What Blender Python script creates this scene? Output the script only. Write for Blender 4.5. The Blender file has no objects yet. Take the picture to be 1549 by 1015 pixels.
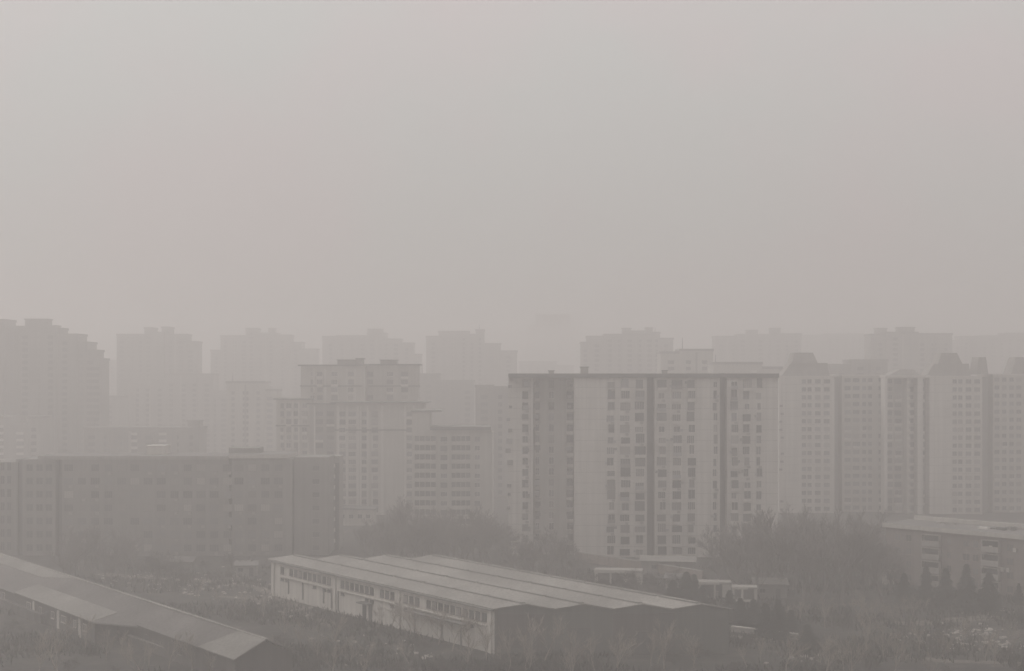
import bpy, math, random
from mathutils import Vector, Matrix
random.seed(11)
C = bpy.context.scene.collection
R = math.radians
PI = math.pi

# ---------------------------------------------------------------- camera geometry
EYE, F, CX, HY = 48.0, 2151.0, 774.5, 568.0
def wx(px, d): return (px - CX) * d / F                 # picture column -> metres at distance d
def wz(py, d): return EYE - (py - HY) * d / F           # picture row -> height at distance d
def at(px, py, z=0.0):                                  # picture point on a level z -> place
    d = (EYE - z) * F / (py - HY)
    return Vector((wx(px, d), d, z))

# ---------------------------------------------------------------- materials
MATS = {}
def _nodes(name):
    m = bpy.data.materials.new(name); m.use_nodes = True
    nt = m.node_tree
    b = nt.nodes['Principled BSDF']
    return m, nt, b
def mat(name, col, rough=0.85, var=0.25, scale=0.25, streak=0.0, joint=0.0, bump=0.0, metal=0.0, fine=0.0):
    """weathered surface: blotches, rain streaks running down, panel joints"""
    m, nt, b = _nodes(name)
    N, L = nt.nodes.new, nt.links.new
    b.inputs['Roughness'].default_value = rough
    b.inputs['Metallic'].default_value = metal
    tc = N('ShaderNodeTexCoord')
    oi = N('ShaderNodeObjectInfo')
    no = N('ShaderNodeTexNoise'); no.inputs['Scale'].default_value = scale
    no.inputs['Detail'].default_value = 6; no.inputs['Roughness'].default_value = 0.65
    L(tc.outputs['Object'], no.inputs['Vector'])
    mr = N('ShaderNodeMapRange'); mr.inputs[1].default_value = 0.25; mr.inputs[2].default_value = 0.75
    mr.inputs[3].default_value = 1 - var; mr.inputs[4].default_value = 1 + var
    L(no.outputs['Fac'], mr.inputs[0])
    val = mr.outputs[0]
    def mul(a, bb):
        q = N('ShaderNodeMath'); q.operation = 'MULTIPLY'; L(a, q.inputs[0]); L(bb, q.inputs[1]); return q.outputs[0]
    if streak:
        mp = N('ShaderNodeMapping'); mp.inputs['Scale'].default_value = (1.1, 1.1, 0.045)
        L(tc.outputs['Object'], mp.inputs['Vector'])
        n2 = N('ShaderNodeTexNoise'); n2.inputs['Scale'].default_value = 1.0; n2.inputs['Detail'].default_value = 4
        L(mp.outputs[0], n2.inputs['Vector'])
        r2 = N('ShaderNodeMapRange'); r2.inputs[1].default_value = 0.3; r2.inputs[2].default_value = 0.7
        r2.inputs[3].default_value = 1 - streak; r2.inputs[4].default_value = 1 + streak * 0.5
        L(n2.outputs['Fac'], r2.inputs[0]); val = mul(val, r2.outputs[0])
    if fine:
        n3 = N('ShaderNodeTexNoise'); n3.inputs['Scale'].default_value = 2.2; n3.inputs['Detail'].default_value = 3
        L(tc.outputs['Object'], n3.inputs['Vector'])
        r3 = N('ShaderNodeMapRange'); r3.inputs[1].default_value = 0.3; r3.inputs[2].default_value = 0.7
        r3.inputs[3].default_value = 1 - fine; r3.inputs[4].default_value = 1 + fine
        L(n3.outputs['Fac'], r3.inputs[0]); val = mul(val, r3.outputs[0])
    if joint:
        sp = N('ShaderNodeSeparateXYZ'); L(tc.outputs['Object'], sp.inputs[0])
        for out, pitch in (('Z', 2.8), ('X', 3.65)):
            dv = N('ShaderNodeMath'); dv.operation = 'DIVIDE'; dv.inputs[1].default_value = pitch; L(sp.outputs[out], dv.inputs[0])
            fr = N('ShaderNodeMath'); fr.operation = 'FRACT'; L(dv.outputs[0], fr.inputs[0])
            lt = N('ShaderNodeMath'); lt.operation = 'GREATER_THAN'; lt.inputs[1].default_value = 0.05; L(fr.outputs[0], lt.inputs[0])
            r4 = N('ShaderNodeMapRange'); r4.inputs[3].default_value = 1 - joint * (1 if out == 'Z' else 0.5); r4.inputs[4].default_value = 1
            L(lt.outputs[0], r4.inputs[0]); val = mul(val, r4.outputs[0])
    mx = N('ShaderNodeVectorMath'); mx.operation = 'SCALE'; mx.inputs[0].default_value = col
    L(val, mx.inputs['Scale']); L(mx.outputs[0], b.inputs['Base Color'])
    if bump:
        bp = N('ShaderNodeBump'); bp.inputs['Strength'].default_value = bump; bp.inputs['Distance'].default_value = 0.3
        L(no.outputs['Fac'], bp.inputs['Height']); L(bp.outputs[0], b.inputs['Normal'])
    MATS[name] = m
    return m

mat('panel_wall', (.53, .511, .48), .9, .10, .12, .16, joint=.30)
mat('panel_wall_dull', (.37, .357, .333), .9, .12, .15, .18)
mat('cream_wall', (.42, .405, .375), .9, .12, .12, .16)
mat('grey_wall', (.27, .26, .245), .9, .14, .12, .18)
mat('dim_wall', (.195, .189, .178), .9, .16, .12, .18)
mat('brick_wall', (.20, .175, .163), .9, .16, .2, .15)
mat('old_brick_wall', (.22, .185, .16), .9, .18, .3, .2)
mat('pale_trim', (.55, .53, .50), .8, .08, .4, .15)
mat('dark_trim', (.10, .10, .098), .8, .2, .3, .2)
mat('part_and_shade_grey', (.18, .175, .168), .9, .15, .3, .2)  # grey of pipes, trim and units; also paints shade in recesses and along ridges
mat('roof_felt', (.16, .155, .15), .95, .25, .15)
mat('roof_sheet', (.235, .227, .211), .85, .42, .07, .0, fine=.28)
mat('asbestos_sheet', (.115, .109, .104), .9, .42, .10, fine=.3)
mat('new_sheet', (.19, .184, .170), .85, .38, .12, fine=.25)
mat('white_render', (.50, .48, .442), .9, .12, .18, .22)
mat('green_grey_render', (.115, .119, .11), .9, .18, .12, .2)
mat('brown_grey_render', (.095, .088, .083), .9, .2, .12, .2)
mat('white_paint', (.42, .405, .37), .7, .08, .6)
mat('metal_grey', (.30, .30, .30), .5, .12, 1.0, metal=.3)
mat('bark', (.060, .052, .047), .95, .3, .6)
mat('bark_far', (.15, .138, .13), .95, .3, .6)
mat('pale_bark', (.25, .222, .19), .95, .35, .5)
mat('needle', (.030, .034, .028), .9, .35, .7)
mat('dry_weed', (.085, .075, .064), .95, .5, .05)
mat('dark_weed', (.026, .026, .022), .95, .4, .05)
mat('rubble_stone', (.40, .375, .345), .9, .35, .4)
mat('concrete', (.30, .285, .265), .9, .2, .3, .15)

def glass(name, col, rough=.25):
    m, nt, b = _nodes(name)
    oi = nt.nodes.new('ShaderNodeObjectInfo')
    mr = nt.nodes.new('ShaderNodeMapRange'); mr.inputs[3].default_value = .5; mr.inputs[4].default_value = 1.7
    nt.links.new(oi.outputs['Random'], mr.inputs[0])
    mx = nt.nodes.new('ShaderNodeVectorMath'); mx.operation = 'SCALE'; mx.inputs[0].default_value = col
    nt.links.new(mr.outputs[0], mx.inputs['Scale']); nt.links.new(mx.outputs[0], b.inputs['Base Color'])
    b.inputs['Roughness'].default_value = rough
    MATS[name] = m
glass('glass_dark', (.065, .066, .068))
glass('glass_mid', (.13, .13, .13))
glass('glass_curtain', (.20, .19, .178), .5)

def ground_material():
    m, nt, b = _nodes('winter_ground')
    N, L = nt.nodes.new, nt.links.new
    b.inputs['Roughness'].default_value = 1.0
    tc = N('ShaderNodeTexCoord')
    def noise(s, det, rough=.6):
        n = N('ShaderNodeTexNoise'); n.inputs['Scale'].default_value = s; n.inputs['Detail'].default_value = det
        n.inputs['Roughness'].default_value = rough; L(tc.outputs['Object'], n.inputs['Vector']); return n.outputs['Fac']
    def ramp(fac, a, bb):
        r = N('ShaderNodeMapRange'); r.inputs[1].default_value = a; r.inputs[2].default_value = bb; L(fac, r.inputs[0]); return r.outputs[0]
    def mix(fac, c1, c2):
        x = N('ShaderNodeMix'); x.data_type = 'RGBA'; L(fac, x.inputs['Factor'])
        for i, c in ((6, c1), (7, c2)):
            if isinstance(c, tuple): x.inputs[i].default_value = (*c, 1)
            else: L(c, x.inputs[i])
        return x.outputs[2]
    c = mix(ramp(noise(.05, 8), .38, .62), (.022, .020, .0185), (.029, .030, .026))
    c = mix(ramp(noise(.22, 7), .5, .70), c, (.070, .062, .053))
    c = mix(ramp(noise(.09, 9, .7), .60, .68), c, (.15, .135, .12))
    L(c, b.inputs['Base Color'])
    bp = N('ShaderNodeBump'); bp.inputs['Strength'].default_value = .8; bp.inputs['Distance'].default_value = .5
    L(noise(.6, 8), bp.inputs['Height']); L(bp.outputs[0], b.inputs['Normal'])
    MATS['winter_ground'] = m
ground_material()

# ---------------------------------------------------------------- mesh collecting
class MB:
    def __init__(s): s.v, s.f, s.m = [], [], []
    def face(s, pts, mt):
        i = len(s.v); s.v += [tuple(p) for p in pts]; s.f.append(tuple(range(i, i + len(pts)))); s.m.append(mt)
    def box(s, x0, x1, y0, y1, z0, z1, mt, top=None):
        i = len(s.v)
        s.v += [(x0,y0,z0),(x1,y0,z0),(x1,y1,z0),(x0,y1,z0),(x0,y0,z1),(x1,y0,z1),(x1,y1,z1),(x0,y1,z1)]
        for q, f in enumerate(((0,3,2,1),(4,5,6,7),(0,1,5,4),(1,2,6,5),(2,3,7,6),(3,0,4,7))):
            s.f.append(tuple(i + k for k in f)); s.m.append(top if (q == 1 and top) else mt)
    def frustum(s, x0, x1, y0, y1, z0, z1, ix0, ix1, iy, mt):
        i = len(s.v)
        s.v += [(x0,y0,z0),(x1,y0,z0),(x1,y1,z0),(x0,y1,z0),(x0+ix0,y0+iy,z1),(x1-ix1,y0+iy,z1),(x1-ix1,y1-iy,z1),(x0+ix0,y1-iy,z1)]
        for f in ((0,3,2,1),(4,5,6,7),(0,1,5,4),(1,2,6,5),(2,3,7,6),(3,0,4,7)):
            s.f.append(tuple(i + k for k in f)); s.m.append(mt)
    def prism(s, poly, z0, z1, mt, top=None):
        n = len(poly); i = len(s.v)
        s.v += [(x, y, z0) for x, y in poly] + [(x, y, z1) for x, y in poly]
        s.f.append(tuple(i + k for k in reversed(range(n)))); s.m.append(mt)
        s.f.append(tuple(i + n + k for k in range(n))); s.m.append(top or mt)
        for k in range(n):
            j = (k + 1) % n
            s.f.append((i + k, i + j, i + n + j, i + n + k)); s.m.append(mt)
    def tube(s, p, q, r0, r1, n, mt):
        p, q = Vector(p), Vector(q); d = q - p
        if d.length < 1e-6: return
        d.normalize()
        a = d.orthogonal().normalized(); b = d.cross(a)
        i = len(s.v)
        for k in range(n):
            t = 2 * PI * k / n; o = a * math.cos(t) + b * math.sin(t)
            s.v.append(tuple(p + o * r0))
        if r1 <= 0:
            s.v.append(tuple(q))
            for k in range(n):
                s.f.append((i + k, i + (k + 1) % n, i + n)); s.m.append(mt)
        else:
            for k in range(n):
                t = 2 * PI * k / n; o = a * math.cos(t) + b * math.sin(t)
                s.v.append(tuple(q + o * r1))
            for k in range(n):
                j = (k + 1) % n
                s.f.append((i + k, i + j, i + n + j, i + n + k)); s.m.append(mt)
    def add(s, o, loc=(0,0,0), rz=0, sc=1):
        i = len(s.v); c, sn = math.cos(rz) * sc, math.sin(rz) * sc
        s.v += [(loc[0] + x * c - y * sn, loc[1] + x * sn + y * c, loc[2] + z * sc) for x, y, z in o.v]
        s.f += [tuple(i + k for k in f) for f in o.f]; s.m += o.m
    def mesh(s, name):
        me = bpy.data.meshes.new(name); me.from_pydata(s.v, [], s.f)
        names = list(dict.fromkeys(s.m))
        for n in names: me.materials.append(MATS[n])
        idx = {n: k for k, n in enumerate(names)}
        me.polygons.foreach_set('material_index', [idx[n] for n in s.m])
        me.update(); return me
    def build(s, name, parent=None, loc=(0,0,0), rz=0):
        return link(name, s.mesh(name), parent, loc, rz)

def link(name, me, parent=None, loc=(0,0,0), rz=0):
    o = bpy.data.objects.new(name, me); C.objects.link(o)
    o.location = loc; o.rotation_euler = (0, 0, rz)
    if parent: o.parent = parent
    return o
def thing(name, label, cat, loc=(0,0,0), rz=0, group=None):
    o = link(name, None, None, loc, rz); tag(o, label, cat, group); return o
def tag(o, label, cat, group=None):
    o['label'] = label; o['category'] = cat; o['kind'] = 'thing'
    if group: o['group'] = group
    return o
def setting(o, kind='structure'):
    o['kind'] = kind; return o

# ---------------------------------------------------------------- windows
WC = {}
def win(w, h, style=0, frame='pale_trim', g='glass_dark'):
    """window seen from -y: frame ring, pane set back, mullion, sill; style 1 closed balcony, 2 with a cooling unit"""
    k = (w, h, style, frame, g)
    if k in WC: return WC[k]
    b = MB(); t = .09; fw = w / 2
    oy = -.75 if style == 1 else -.10
    b.box(-fw + t, fw - t, oy + .07, .05, t, h - t, g)
    b.box(-fw, -fw + t, oy, .06, 0, h, frame); b.box(fw - t, fw, oy, .06, 0, h, frame)
    b.box(-fw + t, fw - t, oy, .06, 0, t, frame); b.box(-fw + t, fw - t, oy, .06, h - t, h, frame)
    b.box(-.035, .035, oy + .02, oy + .09, t, h - t, frame)
    if w > 1.9: 
        for s in (-.25, .25): b.box(s * w - .03, s * w + .03, oy + .025, oy + .09, t, h - t, frame)
    if style == 1:
        b.box(-fw - .06, fw + .06, oy - .05, .07, -.75, .02, 'panel_wall')
    else:
        b.box(-fw - .08, fw + .08, oy - .10, .055, -.09, -.004, frame)
    if style == 2:
        b.box(fw * .1, fw * .1 + .85, -.45, .04, -.80, -.16, 'grey_wall')
    WC[k] = [b, None]
    return WC[k]
class Wins:
    def __init__(s): s.l = []
    def put(s, w, x, y, z, rz=0): s.l.append((w, x, y, z, rz))
    def finish(s, root, most=100):
        # 100 windows that stand highest above the trees and roofs are single parts, the remainder one mesh
        s.l.sort(key=lambda t: -t[3])
        for w, x, y, z, rz in s.l[:most]:
            if w[1] is None: w[1] = w[0].mesh('window')
            link('window', w[1], root, (x, y, z), rz)
        if s.l[most:]:
            b = MB()
            for w, x, y, z, rz in s.l[most:]: b.add(w[0], (x, y, z), rz)
            setting(b.build('window_rows', root), 'stuff')

def pick_window(w, h, bal=.3, soft=False):
    q = random.random()
    if soft: return win(w, h, 1 if q < bal else 0, random.choice(['grey_wall', 'metal_grey']), random.choice(['glass_dark', 'glass_mid', 'glass_mid', 'glass_curtain']))
    g = random.choice(['glass_dark', 'glass_dark', 'glass_mid', 'glass_mid', 'glass_curtain'])
    fr = random.choice(['pale_trim', 'metal_grey', 'dark_trim'])
    return win(w, h, 1 if q < bal else (2 if q < bal + .2 else 0), fr, g)

def parapet(root, x0, x1, y0, y1, h, mt='dark_trim', over=.5, th=.9, name='parapet'):
    b = MB(); b.box(x0 - over, x1 + over, y0 - over, y1 + over, h - th * .75, h + th * .25, mt, 'roof_felt')
    return b.build(name, root)

# ================================================================= SETTING
g = MB()
g.face([(-3400, -1900, 0), (3400, -1900, 0), (3400, 5200, 0), (-3400, 5200, 0)], 'winter_ground')
setting(g.build('ground'))

# ================================================================= SAWTOOTH WAREHOUSE
U = Vector((-.60, .80, 0))
A = Vector((-3.0, 245.0, 0)); B = Vector((-52.7, 311.0, 0)); W = 40.4
wr = thing('warehouse', 'long white warehouse with four low parallel ridges and a windowed side wall', 'warehouse', A)
AB = B - A; LEN = AB.length; side = AB.normalized()
H = 7.7; bay = W / 4; RISE = .85
def wp(t, x, z): return (AB.x * t + x, AB.y * t, z)     # t along the wall, x across the bays
b = MB()
b.face([wp(0,0,-.4), wp(0,0,H), wp(1,0,H), wp(1,0,-.4)], 'white_render')
b.face([wp(1,0,-.4), wp(1,0,H)] + [wp(1, bay * (k + f), H + (RISE if f == .5 else 0)) for k in range(4) for f in (.5, 1)] + [wp(1, W, -.4)], 'white_render')
b.face([wp(0,W,-.4), wp(1,W,-.4), wp(1,W,H), wp(0,W,H)], 'grey_wall')
b.build('wall', wr)
b = MB()
prof = [(0, H)] + [(bay * (k + f), H + (RISE if f == .5 else 0)) for k in range(4) for f in (.5, 1)]
b.face([wp(0,0,-.4)] + [wp(0, x, z) for x, z in prof] + [wp(0,W,-.4)], 'green_grey_render')
b.build('end_wall', wr)
pn = MB()
for x0, x1, z0, z1, mt, off in ((.4, 8.6, 1.1, 6.9, 'brown_grey_render', .05), (20.4, 28.2, .8, 7.0, 'brown_grey_render', .06), (31.4, 40.0, .9, 7.2, 'green_grey_render', .05), (9.4, 19.6, .6, 7.1, 'green_grey_render', .07)):
    pn.box(x0, x1, -off, .1, z0, z1, mt)
pn.build('cladding_panel', wr)
for x0, x1, z1 in ((13.0, 16.4, 4.4), (28.5, 30.9, 7.0), (5.4, 7.4, 3.6), (24.4, 26.6, 3.8)):
    d = MB(); d.box(x0, x1, -.13, .1, -.2, z1, 'dark_trim'); d.box(x0 - .15, x0, -.2, .1, -.2, z1 + .15, 'brown_grey_render'); d.box(x1, x1 + .15, -.2, .1, -.2, z1 + .15, 'brown_grey_render')
    d.box(x0, x1, -.2, .1, z1, z1 + .15, 'brown_grey_render')
    d.build('loading_door', wr)
# roof: every bay its own sheet roof with overhang, ridge strip darkened for lip shade, valley gutter
for k in range(4):
    r = MB(); x0, xm, x1 = bay * k, bay * (k + .5), bay * (k + 1)
    th = .16; e0 = .55 if k == 0 else -.08; e1 = .4 if k == 3 else -.08
    for (xa, za, xb, zb) in ((x0 - e0, H + .03, xm, H + RISE + .05), (xm, H + RISE + .05, x1 + e1, H + .03)):
        p = [wp(-.006, xa, za), wp(-.006, xb, zb), wp(1.004, xb, zb), wp(1.004, xa, za)]
        q = [(x, y, z + th) for x, y, z in p]
        r.face(q, 'roof_sheet'); r.face(p[::-1], 'roof_sheet')
        for i in range(4): r.face([p[i], p[(i+1)%4], q[(i+1)%4], q[i]], 'roof_sheet')
        # sheet laps across the slope
        for t in [i / 26 for i in range(1, 26)]:
            pa, pb = Vector(wp(t, xa, za + th + .03)), Vector(wp(t, xb, zb + th + .03))
            pa2, pb2 = Vector(wp(t + .0022, xa, za + th)), Vector(wp(t + .0022, xb, zb + th))
            r.face([pa, pb, pb2, pa2], 'roof_sheet')
    ro = r.build('roof', wr)
    v = MB()
    for t0 in [i * .125 for i in range(8)]:
        t1 = t0 + .117
        pts = [wp(t0, xm - .55, 0), wp(t0, xm + .25, 0), wp(t1, xm + .25, 0), wp(t1, xm - .55, 0)]
        v.prism([(p[0], p[1]) for p in pts], H + RISE + .06, H + RISE + .40, 'part_and_shade_grey', 'roof_sheet')  # raised strip whose dark sides paint the shade under the ridge lip
    v.build('ridge_shade_strip', ro)
    if k:
        gt = MB(); pts = [wp(0, x0 - .16, 0), wp(0, x0 + .16, 0), wp(1, x0 + .16, 0), wp(1, x0 - .16, 0)]
        gt.prism([(p[0], p[1]) for p in pts], H + .1, H + .215, 'part_and_shade_grey'); gt.build('valley_gutter', ro)
# side wall: local frame along the wall; outward normal is (-.8,-.6)
rz_side = math.atan2(-AB.y, -AB.x)                       # local +x runs from far end to near end, -y is outward
def side_at(s, out, z):                                  # s metres from the near corner
    n = Vector((-side.y, side.x, 0));
    if n.x > 0: n = -n
    p = side * s + n * out
    return (p.x, p.y, z)
def t_of(px):                                            # distance along the wall for a picture column
    lo, hi = 0.0, LEN
    for _ in range(40):
        m = (lo + hi) / 2; p = A + side * m
        if CX + p.x * F / p.y > px: lo = m
        else: hi = m
    return lo
for xa, xb, n in ((424, 502, 11), (515, 598, 11), (610, 738, 14)):
    sa, sb = t_of(xa), t_of(xb); st = (sa - sb) / n
    for k in range(n):
        s = sb + st * (k + .5)
        if random.random() < .06: continue
        link('window', (win(round(st * .66, 2), 1.45, 0, 'dark_trim', random.choice(['glass_dark', 'glass_mid', 'glass_mid', 'glass_curtain']))[0]).mesh('window'), wr, side_at(s, .03, 5.25), rz_side)
    lb = MB(); lb.box(-(sa - sb) / 2, (sa - sb) / 2, -.42, .05, 0, .16, 'white_render'); lb.build('ledge', wr, side_at((sa + sb) / 2, 0, 4.55), rz_side)
    for k in range(n):
        if random.random() < .35: continue
        s = sb + st * (k + .5)
        link('window', win(round(st * .6, 2), .5, 0, 'dark_trim', 'glass_mid')[0].mesh('window'), wr, side_at(s, .03, 3.75), rz_side)
for px, z0, z1 in ((437, 1.2, 4.4), (458.5, .8, 4.4), (490, 1.2, 4.0), (502, .6, 4.4), (512, .3, 4.5), (698, 0, 4.6), (669, 0, 4.6), (628, 0, 4.4)):
    p = MB(); p.box(-.14, .14, -.22, .03, z0, z1, 'part_and_shade_grey'); p.build('drainpipe', wr, side_at(t_of(px), 0, 0), rz_side)
for px in (507, 604, 742, 414):
    p = MB(); p.box(-.45, .45, -.28, .05, -.3, 7.5, 'white_render'); p.build('pilaster', wr, side_at(t_of(px), 0, 0), rz_side)
d = MB(); d.box(-1.9, 1.9, -1.5, .05, 3.35, 3.55, 'dark_trim'); d.box(-1.7, -.1, -.16, .04, 0, 3.3, 'glass_dark'); d.box(.6, 1.7, -.17, .04, 0, 3.3, 'dark_trim'); d.box(-.1, .6, -.22, .05, 0, 3.34, 'white_render')
d.build('entrance_door', wr, side_at(t_of(556), 0, 0), rz_side)
cn = MB(); s0, s1 = t_of(712), t_of(622); cn.box(-(s1 - s0) / 2, (s1 - s0) / 2, -1.6, .04, 0, .18, 'part_and_shade_grey'); cn.build('canopy', wr, side_at((s0 + s1) / 2, 0, 4.05), rz_side)
ev = MB(); ev.box(-LEN / 2, LEN / 2, -.62, -.02, 0, .22, 'part_and_shade_grey'); ev.build('gutter', wr, side_at(LEN / 2, .10, H - .26), rz_side)

# ================================================================= LONG SHEDS
R1 = Vector((-38.6, 223.0, 0)); NV = Vector((-.8, -.6, 0))
rzs = math.atan2(-U.y, -U.x)                             # local +x toward the near end, -y outward (n), origin at near end
sh = thing('long_shed', 'long low grey shed roof ending in a pale sunk corner', 'shed', R1, rzs)
def roof_sheet(b, pts, th, mt):
    q = [(x, y, z + th) for x, y, z in pts]
    b.face(q, mt); b.face(pts[::-1], mt)
    n = len(pts)
    for i in range(n): b.face([pts[i], pts[(i+1)%n], q[(i+1)%n], q[i]], mt)
SL = 150
b = MB(); b.prism([(-SL, -5.0), (-.5, -5.0), (-.5, 5.0), (-SL, 5.0)], -.4, 3.9, 'brown_grey_render')
b.face([(-.5,-5,3.9), (-.5,5,3.9), (-.5,0,6.3)], 'brown_grey_render'); b.build('wall', sh)
b = MB()
roof_sheet(b, [(-SL,-5.6,3.95), (.3,-5.6,3.95), (.3,0,6.5), (-SL,0,6.5)], .15, 'asbestos_sheet')
roof_sheet(b, [(-SL,0.02,6.5), (.3,0.02,6.5), (.3,5.6,3.95), (-SL,5.6,3.95)], .15, 'asbestos_sheet')
for x in range(-148, 0, 4):
    b.face([(x,-5.6,4.14), (x + .22,-5.6,4.10), (x + .22,0,6.65), (x,0,6.69)], 'asbestos_sheet')
rf = b.build('roof', sh)
b = MB(); roof_sheet(b, [(-SL,-2.6,5.50), (-97,-2.6,5.50), (-83,-.05,6.67), (-SL,-.05,6.67)], .05, 'new_sheet'); p = b.build('roof_patch', rf); p['label'] = 'pale replaced sheets near the far ridge'
b = MB(); roof_sheet(b, [(-13,-5.55,4.14), (.25,-5.55,4.14), (.25,-.05,6.68), (-9,-.05,6.68)], .05, 'new_sheet'); p = b.build('roof_patch', rf); p['label'] = 'pale replaced sheets at the near corner'
b = MB(); b.box(-SL, .35, -.22, .24, 6.63, 6.80, 'roof_sheet'); b.build('ridge_cap', rf)
for x in range(-140, -20, 7):
    if random.random() < .7:
        link('window', win(1.6, 1.3, 0, 'part_and_shade_grey', 'glass_dark')[0].mesh('window'), sh, (x, -5.02, 1.5))
# lean-to wing in front
ln = thing('lean_to_shed', 'lean to wing with a pale roof strip against the long shed', 'shed', R1 + U * 47 + NV * 5.65, rzs)
b = MB(); b.prism([(-100, -4.2), (0, -4.2), (0, -.05), (-100, -.05)], -.4, 3.55, 'brown_grey_render'); b.build('wall', ln)
b = MB(); roof_sheet(b, [(-100,-4.9,3.6), (-43,-4.9,3.6), (-43,-.02,4.75), (-100,-.02,4.75)], .14, 'asbestos_sheet')
rl = b.build('roof', ln)
b = MB(); roof_sheet(b, [(-43,-5.0,3.9), (.2,-5.0,3.9), (.2,-.02,5.05), (-43,-.02,5.05)], .15, 'new_sheet'); b.build('roof', ln)['label'] = 'paler raised roof strip'
b = MB(); b.face([(.22,-5.0,3.98), (9.5,-.04,3.98), (.22,-.04,5.12)], 'asbestos_sheet'); b.face([(.22,-5.0,3.7), (9.5,-.04,3.7), (9.5,-.04,3.96), (.22,-5.0,3.96)], 'part_and_shade_grey'); b.build('hip_end', ln)
for x, w in ((-36, 2.4), (-29, 1.4), (-22, 1.6), (-16, 2.6), (-10, 1.3), (-5, 1.6), (-52, 1.6), (-62, 1.6), (-72, 1.6)):
    link('window', win(w, 1.3, 0, 'white_render', 'glass_dark')[0].mesh('window'), ln, (x, -4.22, 1.5))
for x in (-33, -19, -7.5):
    b = MB(); b.box(x - .5, x + .5, -4.34, -4.1, -.2, 3.4, 'white_render'); b.build('pilaster', ln)
b = MB(); b.box(-26, -24.6, -4.32, -4.1, -.2, 2.3, 'dark_trim'); b.build('door', ln)
# low walls in front of the sheds
def low_wall(label, pa, pb, h, th, mt, cap, name='boundary_wall'):
    d = pb - pa; rz = math.atan2(d.y, d.x); r = thing(name, label, 'wall', pa, rz)
    b = MB(); b.box(0, d.length, -th / 2, th / 2, -.4, h, mt); b.build('wall_body', r)
    b = MB(); b.box(-.1, d.length + .1, -th / 2 - .12, th / 2 + .12, h - .02, h + .16, cap); b.build('coping', r)
    n = max(2, int(d.length / 4))
    b = MB(); b.box(-.22, .22, -th / 2 - .1, th / 2 + .1, -.4, h - .04, mt); me = b.mesh('pier')
    for k in range(n + 1): link('pier', me, r, (d.length * k / n, 0, 0))
    return r
low_wall('low wall with a pale coping running out below the long shed roof', at(196, 975), at(287, 1006), 1.6, .5, 'brown_grey_render', 'roof_sheet')
low_wall('low wall fading off at the lower left corner below the lean to', at(-30, 905), at(64, 944), 1.7, .5, 'brown_grey_render', 'asbestos_sheet')

# ================================================================= MAIN SLAB
D = 375.0
ms = thing('apartment_block', 'widest pale panel apartment slab with dark flat roof edge and two dark vertical slots', 'apartment block', (wx(970, D), D, 0))
def lx(px, dd=D): return wx(px, dd) - wx(970, D)
top = wz(567, D)
b = MB()
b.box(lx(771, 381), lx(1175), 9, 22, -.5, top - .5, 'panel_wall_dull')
b.box(lx(808, 381), lx(868), 6.5, 9.5, -.5, top - .4, 'panel_wall_dull')  # recess wall coloured darker than the fronts to hold its shade
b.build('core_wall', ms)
for xa, xb, y0 in ((870, 978, 0), (991, 1088.5, .25), (1100.5, 1177, .1), (769, 806, 3.0)):
    b = MB(); b.box(lx(xa, D + y0), lx(xb, D + y0), y0, 10, -.5, top - .3 - y0 * .02, 'panel_wall'); b.build('wall', ms)
for xa, xb in ((976.8, 978.4), (990.6, 992.2), (1087.2, 1088.9), (1100, 1101.6), (803.5, 806.4), (868.6, 870.4)):
    b = MB(); y0 = 2.6 if xa < 810 else -.18; b.box(lx(xa, D + y0), lx(xb, D + y0), y0, 1.2 + max(y0, 0), -.45, top - .8, 'pale_trim'); b.build('corner_strip', ms)
b = MB(); b.box(lx(769), lx(1178), -.7, 22.5, top - .75, top + .35, 'dark_trim', 'roof_felt'); b.build('roof', ms)
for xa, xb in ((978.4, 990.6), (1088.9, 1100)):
    b = MB(); b.box(lx(xa), lx(xb), 4.2, 9.2, -.5, top - .35, 'part_and_shade_grey')  # darker colour paints the shade inside the slot
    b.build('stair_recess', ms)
w = Wins()
NF = 16; FH = (top - 1.2) / NF
for k in range(NF):
    z = .75 + k * FH
    for a, c, bal in ((918, 930, .25), (938, 953, .45), (960, 975, .45), (995, 1008, .3), (1016.5, 1031, .4), (1040, 1051.5, .25), (1079, 1085, 0), (1105, 1116, .3), (1124, 1135, .3), (1144, 1152, .1)):
        y = 0 if a < 980 else (.25 if a < 1095 else .1)
        ww = round((c - a) / F * (D + y) * random.choice([.72, .9, .9, 1, 1, 1.08]), 2)
        hh = random.choice([1.6, 1.9, 2.1, 2.2, 2.45])
        xo = lx((a + c) / 2) + random.uniform(-.18, .18)
        w.put(pick_window(ww, hh, bal), xo, y, z + random.uniform(-.1, .12))
        if random.random() < .16:
            q = MB(); s_ = random.uniform(.5, .95); q.box(-s_ / 2, s_ / 2, -.55, .04, 0, s_ * .75, random.choice(['part_and_shade_grey', 'metal_grey', 'grey_wall']))
            q.build('air_conditioner', ms, (xo + ww * random.choice([-.62, .62]), y, z + random.uniform(.1, 1.2)))
        if random.random() < .12:
            q = MB(); q.box(-ww / 2, ww / 2, -1.0, -.9, -.35, .55, random.choice(['part_and_shade_grey', 'dim_wall', 'metal_grey'])); q.box(-ww / 2, ww / 2, -1.0, .05, -.42, -.34, 'metal_grey')
            q.build('window_cage', ms, (xo, y, z))
    for a, c, y, sb in ((790, 799, 3.0, .5), (830, 838, 6.5, .1), (857, 867, 6.5, .7), (810, 816, 6.5, .2)):
        w.put(pick_window(round((c - a) / F * (D + y), 2), 1.9, sb), lx((a + c) / 2, D + y), y, z)
w.finish(ms)
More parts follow.
